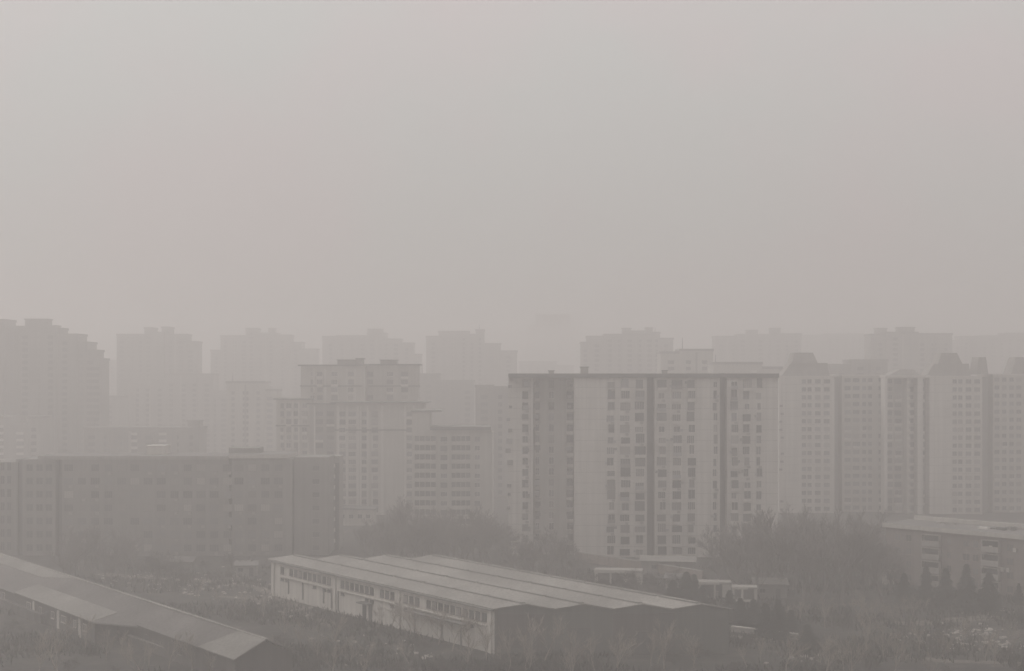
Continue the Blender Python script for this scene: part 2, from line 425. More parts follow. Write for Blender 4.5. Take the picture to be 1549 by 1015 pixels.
for k in range(NF):                                      # cooling units and drying cages hung on the left end wall
    z = .9 + k * FH
    for px, y in ((770.5, 3.0), (796, 3.0), (862, 6.5), (812, 6.5)):
        if random.random() < .8:
            s = random.uniform(.7, 1.7)
            b = MB(); b.box(-.5 * s, .5 * s, -.75, .04, 0, .75 * s, random.choice(['part_and_shade_grey', 'dark_trim', 'dark_trim', 'metal_grey']))
            b.box(-.5 * s, .5 * s, -.70, .03, -.1, -.02, 'dark_trim')
            b.build('air_conditioner', ms, (lx(px, D + y) + random.uniform(-.4, .4), y, z + random.uniform(-.2, .8)))
for px, wd, hh in ((886, 2.0, 1.7), (1010, 1.2, .8), (835, 1.4, .7)):
    b = MB(); b.box(-wd / 2, wd / 2, 6, 9, 0, hh, 'grey_wall'); b.box(-wd / 2 - .2, wd / 2 + .2, 5.8, 9.2, hh - .02, hh + .16, 'dark_trim')
    b.build('roof_hatch', ms, (lx(px), 0, top + .33))

# ================================================================= RIGHT HAND TOWERS
def cap(root, x0, x1, y0, y1, z0, z1, il, ir, mt='grey_wall', name='machine_room'):
    b = MB(); b.frustum(x0, x1, y0, y1, z0 - .1, z1, il, ir, .8, mt)
    return b.build(name, root)
D2 = 496.0
def right_tower(label, xa, xb, cols, caps, body='cream_wall', top_y=569, extra=None, d=D2):
    c = (xa + xb) / 2
    r = thing('apartment_tower', label, 'apartment tower', (wx(c, d), d, 0))
    q = lambda px: wx(px, d) - wx(c, d)
    tz = wz(top_y, d)
    b = MB(); b.box(q(xa), q(xb), 0, 17, -.5, tz, body); b.build('wall', r)
    parapet(r, q(xa), q(xb), 0, 17, tz, 'pale_trim', .25, .5)
    for x0, x1, y0, y1, il, ir in caps:
        cap(r, q(x0), q(x1), 1.5 if y0 > 550 else 4, 13, wz(y1, d), wz(y0, d), il, ir)
    ws = Wins(); n = 17; fh = (tz - .6) / n
    for k in range(n):
        for a, wd in cols:
            ws.put(pick_window(wd, 1.5, .05, soft=True), q(a), 0, .8 + k * fh)
    if extra: extra(r, q, tz, ws, n, fh)
    ws.finish(r)
    return r
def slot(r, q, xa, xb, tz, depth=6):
    b = MB(); b.box(q(xa), q(xb), depth, 16.5, -.5, tz - .25, 'part_and_shade_grey'); b.build('stair_recess', r)  # shade of the slot is put into this darker wall colour
def x1(r, q, tz, ws, n, fh):
    slot(r, q, 1262, 1273.5, tz, 5)
    for px in (1179.5, 1260.5):
        b = MB(); b.box(q(px) - .35, q(px) + .35, -.35, .6, -.4, tz - .6, 'pale_trim'); b.build('corner_strip', r)
    for k in range(n):
        if random.random() < .6:
            b = MB(); b.box(-.55, .55, -.7, .04, 0, .7, 'part_and_shade_grey'); b.build('air_conditioner', r, (q(1181) + random.uniform(-.2, .5), 0, 1 + k * fh))
right_tower('pale tower touching the right end of the wide slab under a stepped dark cap', 1178.5, 1261, ((1216, 1.5), (1224.5, 1.5), (1237, 2.0), (1250.5, 2.1)),
            ((1186, 1259, 549, 568, 3.2, .6), (1201, 1241, 533, 549.5, 1.2, 1.6)), 'panel_wall', 569, x1)
def x2(r, q, tz, ws, n, fh):
    b = MB(); b.box(q(1338.2), q(1340), 3, 15, -.5, tz - .5, 'part_and_shade_grey'); b.build('side_recess', r)  # narrow gap darkened by its colour to look shaded
right_tower('plain pale tower without a cap between the two capped towers', 1273.8, 1338, ((1282, 2.2), (1295, 2.4), (1307, 1.4), (1316, 1.4), (1332, 1.6)), (), 'cream_wall', 567, x2, 500)
def x3(r, q, tz, ws, n, fh):
    # recessed balcony face on the left; light on its edges painted as pale piers
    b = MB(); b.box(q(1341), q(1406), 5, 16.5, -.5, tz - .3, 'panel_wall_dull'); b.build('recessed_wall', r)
    for px, wd, mt in ((1340.8, 1.0, 'pale_trim'), (1374.5, .8, 'cream_wall'), (1392.5, 1.9, 'panel_wall')):
        b = MB(); b.box(q(px) - wd / 2, q(px) + wd / 2, .4, 5.3, -.4, tz - .7, mt); b.build('pier', r)
    b = MB(); b.box(q(1339.5), q(1407), .1, 16.3, tz - .5, tz + .35, 'pale_trim', 'roof_felt'); b.build('parapet', r)
    b = MB(); b.frustum(q(1352), q(1400), 6, 15, tz + .34, tz + 2.4, 4, 2, 1, 'grey_wall'); b.build('machine_room', r)
    for k in range(n):
        z = .8 + k * fh
        for a, wd in ((1350, 2.4), (1364, 2.4), (1383, 2.2), (1401, 1.6)):
            ws.put(pick_window(wd, 1.7, .5), q(a), 5, z)
        if random.random() < .8:
            b = MB(); b.box(-.55, .55, -.35, .5, 0, 1.0, 'white_render'); b.build('balcony', r, (q(1374.5), .3, z))
    slot(r, q, 1485, 1502, tz, 5)
    b = MB(); b.box(q(1484) - .3, q(1484) + .3, -.35, .6, -.4, tz - .6, 'pale_trim'); b.build('corner_strip', r)
right_tower('capped tower with dark recessed balconies and light piers on its left face', 1406, 1485, ((1444, 1.5), (1452.5, 1.5), (1465, 2.0), (1478, 2.0)),
            ((1407, 1474, 550, 568, 2.8, .4), (1424, 1462, 533.5, 551, 1.5, 1.8), (1484, 1501, 540, 566, .8, .6)), 'panel_wall', 569, x3, 492)
right_tower('pale tower cut off by the right edge of the picture behind the brick block', 1502, 1590, ((1508, 1.8), (1519, 1.6), (1530, 1.6), (1541, 1.8), (1556, 1.8)), ((1536, 1580, 540, 566, 2, 1),), 'cream_wall', 566, None, 498)

# ================================================================= CENTRE COMPLEX
D3 = 490.0
cc = thing('apartment_complex', 'stepped pale high rise with several dark flat eaves and close vertical piers', 'apartment block', (wx(540, D3), D3, 0))
def cq(px, y=0): return wx(px, D3 + y) - wx(540, D3)
def cz(py, y=0): return wz(py, D3 + y)
def mass(xa, xb, py, y0, y1, mt, eave='dark_trim', eo=.9, name='wall'):
    b = MB(); b.box(cq(xa, y0), cq(xb, y0), y0, y1, -.5, cz(py, y0), mt); b.build(name, cc)
    if eave:
        b = MB(); b.box(cq(xa, y0) - eo, cq(xb, y0) + eo, y0 - eo, y1 + .3, cz(py, y0) - .15, cz(py, y0) + .35, eave, 'roof_felt'); b.build('eave', cc)
mass(418, 470, 604, 4, 18, 'cream_wall')
mass(455, 552, 553, 8, 24, 'cream_wall')
mass(543, 632, 552, 12.5, 23, 'panel_wall_dull')
mass(508, 641, 609, 0, 15, 'cream_wall', 'dark_trim', 2.0)
mass(468, 512, 611, 3, 16, 'grey_wall')
for xa, xb, py, y0, h in ((420, 470, 644, 4, .4), (457, 545, 584, 8, .4), (560, 633, 584, 12.5, .4), (509, 634, 650.5, 0, .4)):
    b = MB(); b.box(cq(xa, y0) - .6, cq(xb, y0) + .6, y0 - .7, y0 + .3, cz(py, y0) - .2, cz(py, y0) + .25, 'dark_trim'); b.build('eave', cc)
for xa, xb, py, h in ((510, 536, 553, 1.9), (538, 548, 553, 2.4), (575, 600, 551, 1.4)):
    b = MB(); b.box(cq(xa, 12), cq(xb, 12), 12.8, 19, cz(py, 12), cz(py, 12) + h, 'dim_wall'); b.box(cq(xa, 12) - .3, cq(xb, 12) + .3, 12.5, 19.3, cz(py, 12) + h - .02, cz(py, 12) + h + .25, 'dark_trim'); b.build('machine_room', cc)
for px, y0, tpy, wd in ((443, 4, 606, .5), (452, 4, 606, .5), (432, 4, 646, .4), (476, 3, 612, .5), (512, 0, 612, .7), (525, 0, 612, .6), (541, 0, 612, .7), (545.5, 0, 612, .45), (556, 0, 612, .6), (563, 0, 653, .45), (578, 0, 612, .9), (525, 8, 556, .6), (537, 8, 556, .5), (492, 8, 556, .7), (475, 8, 556, .5), (613, 0, 612, .6), (626, 0, 612, .7)):
    b = MB(); b.box(cq(px, y0) - wd / 2, cq(px, y0) + wd / 2, y0 - .45, y0 + .2, -.4, cz(tpy, y0) - .35, 'pale_trim'); b.build('pier', cc)
ws = Wins()
for k in range(19):
    z = .9 + k * 2.75
    for px, wd, y0, tpy in ((437, 1.6, 4, 606), (448, 1.4, 4, 606), (427, 1.2, 4, 606), (461, 1.8, 4, 606), (483, 2.6, 3, 613), (500, 2.6, 3, 613), (518, 2.2, 0, 611), (533, 2.6, 0, 611), (551, 1.7, 0, 611), (567, 2.2, 0, 611), (619.5, 2.0, 0, 611), (473, 1.6, 8, 556), (484, 2.0, 8, 556), (506, 2.2, 8, 556), (531, 2.0, 8, 556), (560, 2.2, 12.5, 554), (590, 2.4, 12.5, 554), (612, 2.4, 12.5, 554)):
        if z + 2 < cz(tpy, y0): ws.put(pick_window(wd, 1.7, .3), cq(px, y0), y0, z)
ws.finish(cc)
# low roofed hall at its foot
lh = thing('low_house', 'low pale house with a dark roof edge at the foot of the stepped high rise', 'house', (wx(537, 455), 455, 0))
b = MB(); b.box(-6, 6, 0, 9, -.4, 5.2, 'white_render'); b.build('wall', lh)
b = MB(); roof_sheet(b, [(-6.6,-.7,5.3), (6.6,-.7,5.0), (6.6,9.5,5.0), (-6.6,9.5,5.3)], .4, 'dark_trim'); b.build('roof', lh)
for x in (-4, -1.2, 1.6, 4.2): link('window', win(1.5, 1.4)[0].mesh('window'), lh, (x, 0, 2.2))

# balcony mid-rise
D4 = 445.0
br = thing('balcony_block', 'mid rise block with long horizontal rows of dark balconies and a dark roof slab', 'apartment block', (wx(685, D4), D4, 0))
def bq(px, y=0): return wx(px, D4 + y) - wx(685, D4)
tz = wz(649, D4)
b = MB(); b.box(bq(649, .6), bq(744, .6), .6, 13, -.5, tz, 'cream_wall'); b.box(bq(623, 2), bq(650, 2), 2, 13.4, -.5, wz(622, D4), 'cream_wall'); b.build('wall', br)
b = MB(); b.box(bq(651), bq(742.5), -.9, 13.6, tz - .35, tz + .75, 'dark_trim', 'roof_felt'); b.build('roof', br)
b = MB(); b.box(bq(622, 2), bq(668, 2), 1.4, 14, wz(622, D4) - .3, wz(622, D4) + .3, 'part_and_shade_grey'); b.build('roof', br)
ws = Wins()
for k in range(11):
    z = .5 + k * 2.88
    if z + 2.6 > tz: break
    for xa, xb in ((627, 660), (682.5, 712)):
        y0 = 2.0 if xa < 640 else .6
        b = MB(); m0, m1 = bq(xa, y0), bq(xb, y0) if xa > 640 else bq(xb, .6)
        if xa < 640:
            b.box(m0, bq(660, .6), -.8, .8, z, z + 1.05, 'cream_wall')
            b.box(m0 + .2, bq(660, .6) - .2, .45, 2.2, z + 1.05, z + 2.6, 'glass_dark'); 
        else:
            b.box(m0, m1, -.8, .7, z, z + 1.05, 'cream_wall'); b.box(m0 + .15, m1 - .15, .42, .8, z + 1.05, z + 2.6, 'glass_dark')
        for q in range(5):
            xx = m0 + (m1 - m0) * q / 4; b.box(xx - .07, xx + .07, -.74, .62, z + 1.04, z + 2.7, 'cream_wall')
        b.build('balcony', br)
    for px, wd in ((671.5, 2.1), (722, 1.7)): ws.put(pick_window(wd, 1.55, .0), bq(px, .6), .6, z + .9)
ws.finish(br)
b = MB(); b.box(bq(744.5, 1), bq(746.5, 1), .2, 13, -.4, tz - 1, 'pale_trim'); b.build('corner_strip', br)

# ================================================================= LEFT INSTITUTIONAL BLOCK
D5 = 378.0
lb = thing('office_block', 'broad dark grey seven storey block filling the left behind the sheds', 'office block', (wx(270, D5), D5, 0))
def oq(px, y=0): return wx(px, D5 + y) - wx(270, D5)
tz = wz(694, D5)
b = MB()
b.box(oq(94), oq(346), 0, 16, -.5, tz, 'dim_wall'); b.box(oq(350), oq(441), .4, 16.2, -.5, tz - .1, 'dim_wall')
b.box(oq(445, 2), oq(497, 2), 2, 15, -.5, tz + .3, 'dim_wall'); b.box(oq(34, 1), oq(84, 1), 1, 15.5, -.5, tz - .2, 'dim_wall'); b.box(oq(-30, 2.5), oq(26, 2.5), 2.5, 15.2, -.5, wz(700, D5), 'dim_wall')
b.build('wall', lb)
for xa, xb in ((26, 34), (84, 94), (346, 350), (441, 445)):
    b = MB(); b.box(oq(xa, 4) - .3, oq(xb, 4) + .3, 4, 15.8, -.5, tz - .4, 'dark_trim'); b.build('recess', lb)  # recess shade carried by the dark wall colour
b = MB(); b.box(oq(58), oq(346), -.35, 16.4, tz - .2, tz + .75, 'grey_wall', 'roof_felt'); b.build('parapet', lb)
b = MB(); b.box(oq(346.5), oq(436), -.1, 16.3, tz + .1, tz + 1.15, 'cream_wall', 'roof_felt'); b.build('parapet', lb)['label'] = 'paler raised parapet'
b = MB(); b.box(oq(222, 7), oq(250, 7), 7, 12, tz + .7, tz + 3.0, 'white_render'); b.box(oq(222, 7) - .2, oq(250, 7) + .2, 6.8, 12.2, tz + 2.98, tz + 3.2, 'pale_trim'); b.build('roof_hut', lb)
b = MB(); b.box(oq(346, 6), oq(392, 6), 6, 13, tz + 1.1, tz + 2.6, 'dim_wall'); b.build('roof_hut', lb)
ws = Wins()
for k in range(7):
    z = 1.2 + k * 3.55
    for px in list(range(104, 346, 20)) + list(range(361, 440, 20)):
        if random.random() < .05: continue
        ws.put(win(random.choice([2.2, 2.5]), 1.95, random.choice([0, 0, 2]), random.choice(['dim_wall', 'dim_wall', 'part_and_shade_grey']), random.choice(['glass_dark', 'glass_mid', 'glass_mid', 'glass_curtain'])), oq(px), 0 if px < 348 else .4, z)
    for px in (45, 60, 74): ws.put(win(1.8, 1.9, 0, 'dim_wall', 'glass_dark'), oq(px, 1), 1, z)
    for px in (478,): ws.put(win(2.0, 1.5, 0, 'grey_wall', 'glass_dark'), oq(px, 2), 2, z)
    for px in (4, 14): ws.put(win(1.2, 2.3, 0, 'dim_wall', 'glass_dark'), oq(px, 2.5), 2.5, z)
ws.finish(lb)
for k in range(7):
    for px in range(112, 346, 40):
        pass
lt = thing('stair_tower', 'narrow tower of stacked pale landings between the office block and the high rise', 'tower', (wx(505, 392), 392, 0))
b = MB(); b.box(-1.6, 1.6, 0, 8, -.4, wz(690, 392), 'grey_wall'); b.build('wall', lt)
for k in range(8):
    b = MB(); b.box(-1.9, .4, -.9, .1, 0, 1.0, 'pale_trim'); b.build('landing', lt, (0, 0, 2 + k * 2.95))
b = MB(); b.box(.3, 1.5, -.12, .1, 0, wz(700, 392), 'dark_trim'); b.build('shaft', lt)

# ================================================================= RIGHT BRICK BLOCK
p0, p1 = Vector((wx(1340, 331), 331, 0)), Vector((wx(1600, 300), 300, 0))
rzb = math.atan2((p1 - p0).y, (p1 - p0).x); LB = (p1 - p0).length
bb = thing('brick_block', 'low reddish brick block with a pale flat cornice at the right edge', 'apartment block', p0, rzb)
HB = 13.2
b = MB(); b.box(0, LB, 0, 12, -.5, HB, 'brick_wall'); b.build('wall', bb)
b = MB(); b.box(-.5, LB + .5, -.7, 12.6, HB - .45, HB + .55, 'cream_wall', 'roof_felt'); b.build('cornice', bb)
b = MB(); b.box(.5, LB, 11.2, 12.1, HB + .5, HB + 1.5, 'cream_wall'); b.build('parapet', bb)
b = MB()
for k in range(14): 
    x = random.uniform(3, LB - 2); b.box(x, x + random.uniform(.6, 2.6), 3 + k * .4, 4.4 + k * .4, HB + .5, HB + random.uniform(.8, 1.4), random.choice(['grey_wall', 'dark_trim', 'pale_trim']))
setting(b.build('roof_clutter', bb), 'stuff')
ws = Wins()
def bx_of(px):
    lo, hi = 0.0, LB
    for _ in range(40):
        m = (lo + hi) / 2; p = p0 + (p1 - p0) * (m / LB)
        if CX + p.x * F / p.y < px: lo = m
        else: hi = m
    return lo
for k in range(4):
    z = .9 + k * 3.0
    for px, wd in ((1436, 1.2), (1462, 1.7), (1476, 1.5), (1375, 1.6), (1358, 1.6), (1528, 1.6)): ws.put(win(wd, 1.6, 0, 'old_brick_wall', 'glass_mid'), bx_of(px), 0, z)
    for xa, xb in ((1398, 1424), (1488, 1514)):
        m0, m1 = bx_of(xa), bx_of(xb)
        b = MB(); b.box(m0, m1, -1.1, .05, z - .5, z + .65, 'concrete'); b.box(m0 + .15, m1 - .15, -.12, .06, z + .65, z + 1.9, 'glass_dark')
        b.box(m0, m0 + .12, -1.05, .05, z + .64, z + 2.0, 'concrete'); b.box(m1 - .12, m1, -1.05, .05, z + .64, z + 2.0, 'concrete'); b.box(m0 - .05, m1 + .05, -1.12, .04, z + 1.98, z + 2.15, 'concrete')
        b.build('balcony', bb)
ws.finish(bb)
for px in (1513, 1526, 1500, 1536, 1517):
    b = MB(); b.box(-.35, .35, -.5, .04, 0, .9, 'cream_wall'); b.build('air_conditioner', bb, (bx_of(px), -.02, random.choice([2.6, 5.4, 8.6, 9.9])))

# ================================================================= FAR BUILDINGS
BAY = {}
def bay_mesh(wd, nf, fh, g, sp):
    k = (wd, nf, fh, g, sp)
    if k not in BAY:
        b = MB()
        for i in range(nf):
            z = 1 + i * fh
            b.box(-wd / 2, wd / 2, -.14, .05, z, z + fh * .56, g)
            b.box(-wd / 2 - .1, wd / 2 + .1, -.5, .06, z + fh * .60, z + fh * .96, sp)
        BAY[k] = b.mesh('window_bay')
    return BAY[k]
def far_tower(label, d, secs, body='grey_wall', name='apartment_tower', cat='apartment tower', depth=15, gap=5.2, fh=2.9, g='glass_mid', group=None):
    c = sum(s[0] + s[1] for s in secs) / (2 * len(secs))
    r = thing(name, label, cat, (wx(c, d), d, 0), 0, group)
    rnd = random.Random(int(c * 7 + d))
    def held(s):                                         # stands on a wider lower section
        for t in secs:
            if t is not s and t[2] > s[2] and t[1] - t[0] > s[1] - s[0] and min(s[1], t[1]) - max(s[0], t[0]) > .8 * (s[1] - s[0]): return t
    small = [s for s in secs if held(s)]
    tops = {}
    for i, s in enumerate(sorted(secs, key=lambda s: s in small)):
        x0, x1_, py = s[:3]; y0 = s[3] if len(s) > 3 else rnd.choice([0, 1.7, 3.1, 4.3]) + i * .07
        X0, X1 = wx(x0, d + y0) - wx(c, d), wx(x1_, d + y0) - wx(c, d); z = wz(py, d + y0)
        if s in small:
            y0 = tops[held(s)[0]][1] + .4; base = tops[held(s)[0]][0] - .3; z = max(z, base + 1.5); b = MB(); b.box(X0, X1, y0 + 3, y0 + 10, base, z, body); b.box(X0 - .35, X1 + .35, y0 + 2.7, y0 + 10.3, z - .5, z + .06, 'dim_wall'); b.build('machine_room', r); continue
        tops[s[0]] = (z, y0)
        b = MB(); b.box(X0 - .2, X1 + .2, y0, y0 + depth + i * .13, -.5, z, body); b.build('wall', r)
        b = MB(); b.box(X0 - .55, X1 + .55, y0 - .35, y0 + depth + .3 + i * .13, z - .6, z + .45, rnd.choice(['dim_wall', body, 'part_and_shade_grey']), 'roof_felt'); b.build('parapet', r)
        n = max(1, int((X1 - X0 - 1.5) / gap)); nf = max(2, int((z - 2.5) / fh))
        for k in range(n):
            x = X0 + (X1 - X0) * (k + .5) / n
            o = link('window_bay', bay_mesh(round(rnd.choice([1.6, 2.2, 2.8]), 1), nf, fh, rnd.choice([g, 'glass_dark']), (rnd.choice([body, 'pale_trim', body]) if d < 610 else body)), r, (x, y0, 0))
        for k in range(int(n / 2)):
            x = X0 + (X1 - X0) * (k + 1) / (int(n / 2) + 1)
            b = MB(); b.box(x - .4, x + .4, y0 - .9, y0 + .4, -.4, z - 1.2, rnd.choice([body, 'panel_wall_dull', 'dim_wall'])); b.build('pier', r)
    big = max((t for t in tops.items()), key=lambda t: t[1][0])
    if rnd.random() < .6:
        x = wx(big[0] + 5, d) - wx(c, d); b = MB(); b.tube((x, big[1][1] + 5, big[1][0]), (x, big[1][1] + 5, big[1][0] + rnd.uniform(3, 5.5)), .22, .1, 5, 'dark_trim'); b.build('mast', r)
    return r
far_tower('tall dark stepped tower at the far left with a flat box on its roof', 650, [(-40,6,484), (6,33,493), (32,66,481.5), (66,79,491.5), (79,88,497), (80,116,506), (115,131,518), (130,142,530), (141,150,543), (-30,86,496.5,2.2)], 'dim_wall')
far_tower('lone square topped tower with two roof huts left of the middle gap', 880, [(177,220,506), (219,229,496), (230,247,503), (245,254,495), (250,281,506), (279,297,517)], 'dim_wall')
far_tower('small far block in the gap between the two left towers', 1150, [(150,177,545)], 'grey_wall')
far_tower('pale tower with stepped right shoulder standing above the stepped high rise', 1000, [(319,335,530), (334,376,508), (372,388,497), (386,418,504), (405,415,496), (416,439,507), (438,456,518), (455,478,528)], 'grey_wall')
far_tower('tower with a rounded stepped crown straight above the stepped high rise', 960, [(488,512,509), (510,556,508), (555,578,497), (556,583,504), (577,606,513), (605,625,519), (622,636,536)], 'grey_wall')
far_tower('tower with a stepped right side left of the faint gap', 920, [(645,666,509), (664,709,501.5), (706,722,506), (720,732,499), (731,757,520), (756,782,531)], 'grey_wall')
far_tower('faintest distant tower almost lost in the haze over the gap', 1900, [(795,812,492), (810,862,476), (860,878,496)], 'grey_wall')
far_tower('faint low block seen just above the left part of the wide slab roof', 1200, [(785,842,547), (842,868,553)], 'grey_wall')
far_tower('tower with two roof huts rising behind the wide slab', 840, [(880,891,518), (889,917,509), (915,990,506), (942,955,496), (956,975,500), (978,988,495), (988,998,503), (996,1018,512)], 'grey_wall')
far_tower('plain cubic top with pale left side beside the two hut tower', 640, [(1000,1030,533,0), (1029,1078,529,-1)], 'cream_wall')
far_tower('pale distant tower with small roof hut above the right half of the wide slab', 980, [(1082,1119,509), (1117,1184,506), (1130,1146,499), (1166,1181,496), (1183,1212,505)], 'grey_wall')
far_tower('flat topped distant slab behind the first capped tower', 1250, [(1214,1252,507), (1250,1306,505), (1304,1324,507.5)], 'grey_wall')
far_tower('distant tower with two roof huts left of the second capped tower', 800, [(1318,1345,506), (1328,1343,496), (1343,1388,503), (1362,1386,494.5), (1386,1440,505)], 'grey_wall')
far_tower('distant slab filling the sky line at the right edge', 1060, [(1440,1456,515), (1454,1484,509), (1483,1522,508), (1521,1575,504)], 'grey_wall')
# nearer fill
far_tower('hazy flat roofed block with pale roof edges at the left border', 600, [(-20,20,631), (19,42,640), (40,62,631)], 'grey_wall', 'apartment_block', 'apartment block')
far_tower('hazy block below the dark stepped tower', 780, [(62,96,612), (95,152,588), (150,182,600)], 'grey_wall', 'apartment_block', 'apartment block')
far_tower('hazy low block with a small raised end behind the office block roof', 590, [(128,300,648), (281,299,636)], 'dim_wall', 'apartment_block', 'apartment block')
far_tower('hazy block under the lone square topped tower', 820, [(182,250,575), (250,322,566), (300,346,592)], 'grey_wall', 'apartment_block', 'apartment block')
far_tower('hazy block with pale vertical piers left of the stepped high rise', 690, [(343,400,578), (398,418,590)], 'cream_wall', 'apartment_block', 'apartment block')
far_tower('plain hazy block behind the balcony block', 720, [(632,664,566), (662,716,576)], 'dim_wall', 'apartment_block', 'apartment block')
far_tower('narrow block with a dark side squeezed between the balcony block and the wide slab', 560, [(720,745,584,0), (744,769,586,2)], 'grey_wall', 'apartment_block', 'apartment block')
far_tower('flat pale block peeping over the right half of the wide slab roof', 590, [(1080,1152,549,0), (1150,1182,556,2)], 'cream_wall', 'apartment_block', 'apartment block')
far_tower('hazy stepped roofs between the two capped towers', 640, [(1256,1290,552), (1288,1342,545)], 'grey_wall', 'apartment_block', 'apartment block')

# ================================================================= WALL AND WHITE SHELTERS BEHIND THE WAREHOUSE
low_wall('long yard wall with a pale coping in front of the wide slab', at(872, 848), at(1062, 878), 2.2, .4, 'old_brick_wall', 'concrete')
low_wall('low pale kerb wall to the right of the warehouse corner', at(1108, 955), at(1206, 967), .9, .5, 'concrete', 'white_render')
def shelter(label, px, py, wd, h, rz, posts, panel=None, roof_t=.5):
    p = at(px, py); r = thing('shelter', label, 'shelter', p, rz)
    b = MB(); b.box(-wd / 2 - .3, wd / 2 + .3, -1.9, 1.9, h - roof_t, h - roof_t * .35, 'concrete'); b.build('roof', r)
    for k in range(posts):
        x = -wd / 2 + wd * k / (posts - 1)
        for y in (-1.5, 1.5):
            b = MB(); b.box(x - .2, x + .2, y - .2, y + .2, -.2, h - roof_t + .02, 'white_paint'); b.build('post', r)
    b = MB(); b.box(-wd / 2 + .3, wd / 2 - .3, 1.1, 1.35, -.2, h - roof_t + .01, 'dim_wall'); b.build('back_wall', r)
    rn = random.Random(int(px))
    for k in range(4):
        x = rn.uniform(-wd / 2 + .6, wd / 2 - .6); w_, h_ = rn.uniform(.4, 1.1), rn.uniform(.6, 1.9)
        b = MB(); b.box(x - w_ / 2, x + w_ / 2, -.4 - k * .2, .5 - k * .1, -.1, h_, rn.choice(['dim_wall', 'grey_wall', 'concrete', 'part_and_shade_grey'])); b.build('counter', r)
    b = MB(); b.box(-wd / 2 - .3, wd / 2 * .3, -1.99, -1.93, h - roof_t - .1, h - roof_t * .3, 'white_paint'); b.build('fascia_board', r)
    if panel:
        b = MB(); b.box(panel[0], panel[1], -1.72, -1.55, .5, h - roof_t + .03, 'white_paint'); b.build('panel', r)
    return r
shelter('long low white shelter behind the warehouse roof below the slab', 936, 882, 10.5, 3.6, -.16, 4, (4.0, 5.2), .95)
shelter('white framed shelter with a white side panel beside the dark conifers', 1081, 905, 6.4, 4.0, -.12, 3, (1.6, 3.0), .7)
shelter('small white shelter to the right of the framed one', 1126, 913, 4.6, 3.9, -.12, 2, None, .55)
p = at(1123, 922); sp = thing('sign_post', 'white post with a crossbar in front of the small shelter', 'sign', p)
b = MB(); b.tube((0,0,-.2), (0,0,4.2), .22, .2, 8, 'white_paint'); b.build('pole', sp)
b = MB(); b.box(-1.5, 1.9, -.18, .18, 1.6, 2.0, 'white_paint'); b.build('crossbar', sp)
p = at(1345, 884); kb = thing('kiosk', 'tiny white kiosk with dark openings left of the brick block', 'kiosk', p)
b = MB(); b.box(-1.1, 1.1, 0, 2, -.2, 2.9, 'white_paint'); b.build('wall', kb)
b = MB(); b.box(-1.4, 1.4, -.4, 2.3, 2.85, 3.1, 'grey_wall'); b.build('roof', kb)
b = MB(); b.box(-.6, .8, -.06, .05, 1.2, 2.2, 'glass_dark'); b.build('window', kb)

p = at(779, 846); st = thing('roadside_stall', 'tiny pale two shelf stall at the left foot of the wide slab', 'stall', p)
for z, w in ((1.2, 1.3), (2.9, 1.7), (4.3, 1.2)):
    b = MB(); b.box(-w, w, -.8, .8, z, z + .35, 'white_paint'); b.build('shelf', st)
for x in (-1.0, 1.0):
    b = MB(); b.box(x - .1, x + .1, -.1, .1, -.2, 4.4, 'metal_grey'); b.build('post', st)

def hut(label, px, py, wd, dp, h, rz, mt, rmt, seed):
    rn = random.Random(seed); r = thing('hut', label, 'hut', at(px, py), rz)
    b = MB(); b.box(-wd / 2, wd / 2, 0, dp, -.2, h, mt); b.build('wall', r)
    b = MB(); roof_sheet(b, [(-wd / 2 - .4, -.6, h - .05), (wd / 2 + .4, -.6, h - .05), (wd / 2 + .4, dp + .3, h + .7), (-wd / 2 - .4, dp + .3, h + .7)], .14, rmt); b.build('roof', r)
    link('window', win(1.3, 1.0, 0, 'dim_wall')[0].mesh('window'), r, (-wd * .25, 0, 1.1)); b = MB(); b.box(wd * .15, wd * .15 + 1.0, -.06, .1, -.1, 2.1, 'dark_trim'); b.build('door', r)
hut('long low grey hut behind the yard wall below the two dark slots of the slab', 1010, 868, 13, 4, 3.0, -.15, 'grey_wall', 'roof_sheet', 1)
hut('small grey hut between the long white shelter and the framed shelter', 1022, 893, 4.5, 3, 2.6, -.2, 'concrete', 'roof_felt', 2)
hut('flat dull hut right of the small white shelter under the wood', 1166, 905, 7, 4, 3.0, -.1, 'dim_wall', 'roof_sheet', 3)
hut('dull lean roofed hut before the left half of the office block', 262, 868, 9, 4, 2.8, .05, 'dim_wall', 'asbestos_sheet', 4)
hut('small dull hut before the right half of the office block', 372, 872, 5, 3, 2.6, .1, 'grey_wall', 'roof_felt', 5)
def track(pts, wd, name='path'):
    b = MB(); P = [at(*p) for p in pts]; rn = random.Random(len(pts)); L_, R_ = [], []
    for k, p in enumerate(P):
        d = (P[min(k + 1, len(P) - 1)] - P[max(k - 1, 0)]).normalized(); n = Vector((-d.y, d.x, 0)); w_ = wd * rn.uniform(.6, 1.3) / 2
        L_.append(p + n * w_ + Vector((0, 0, .02))); R_.append(p - n * w_ + Vector((0, 0, .02)))
    for k in range(len(P) - 1): b.face([L_[k], R_[k], R_[k + 1], L_[k + 1]], 'track_dirt')
    setting(b.build(name))
mat('track_dirt', (.125, .112, .098), 1, .45, .5, fine=.3)
track([(1100, 962), (1160, 968), (1210, 974), (1270, 984), (1340, 992), (1430, 1000), (1560, 1004)], 3.2)
track([(1330, 940), (1380, 944), (1440, 938), (1500, 934), (1570, 936)], 4.0)
track([(150, 868), (200, 872), (260, 876), (330, 880), (390, 888), (420, 902), (440, 918), (470, 936), (520, 948)], 4.5)
track([(330, 902), (380, 906), (430, 912)], 3.0)

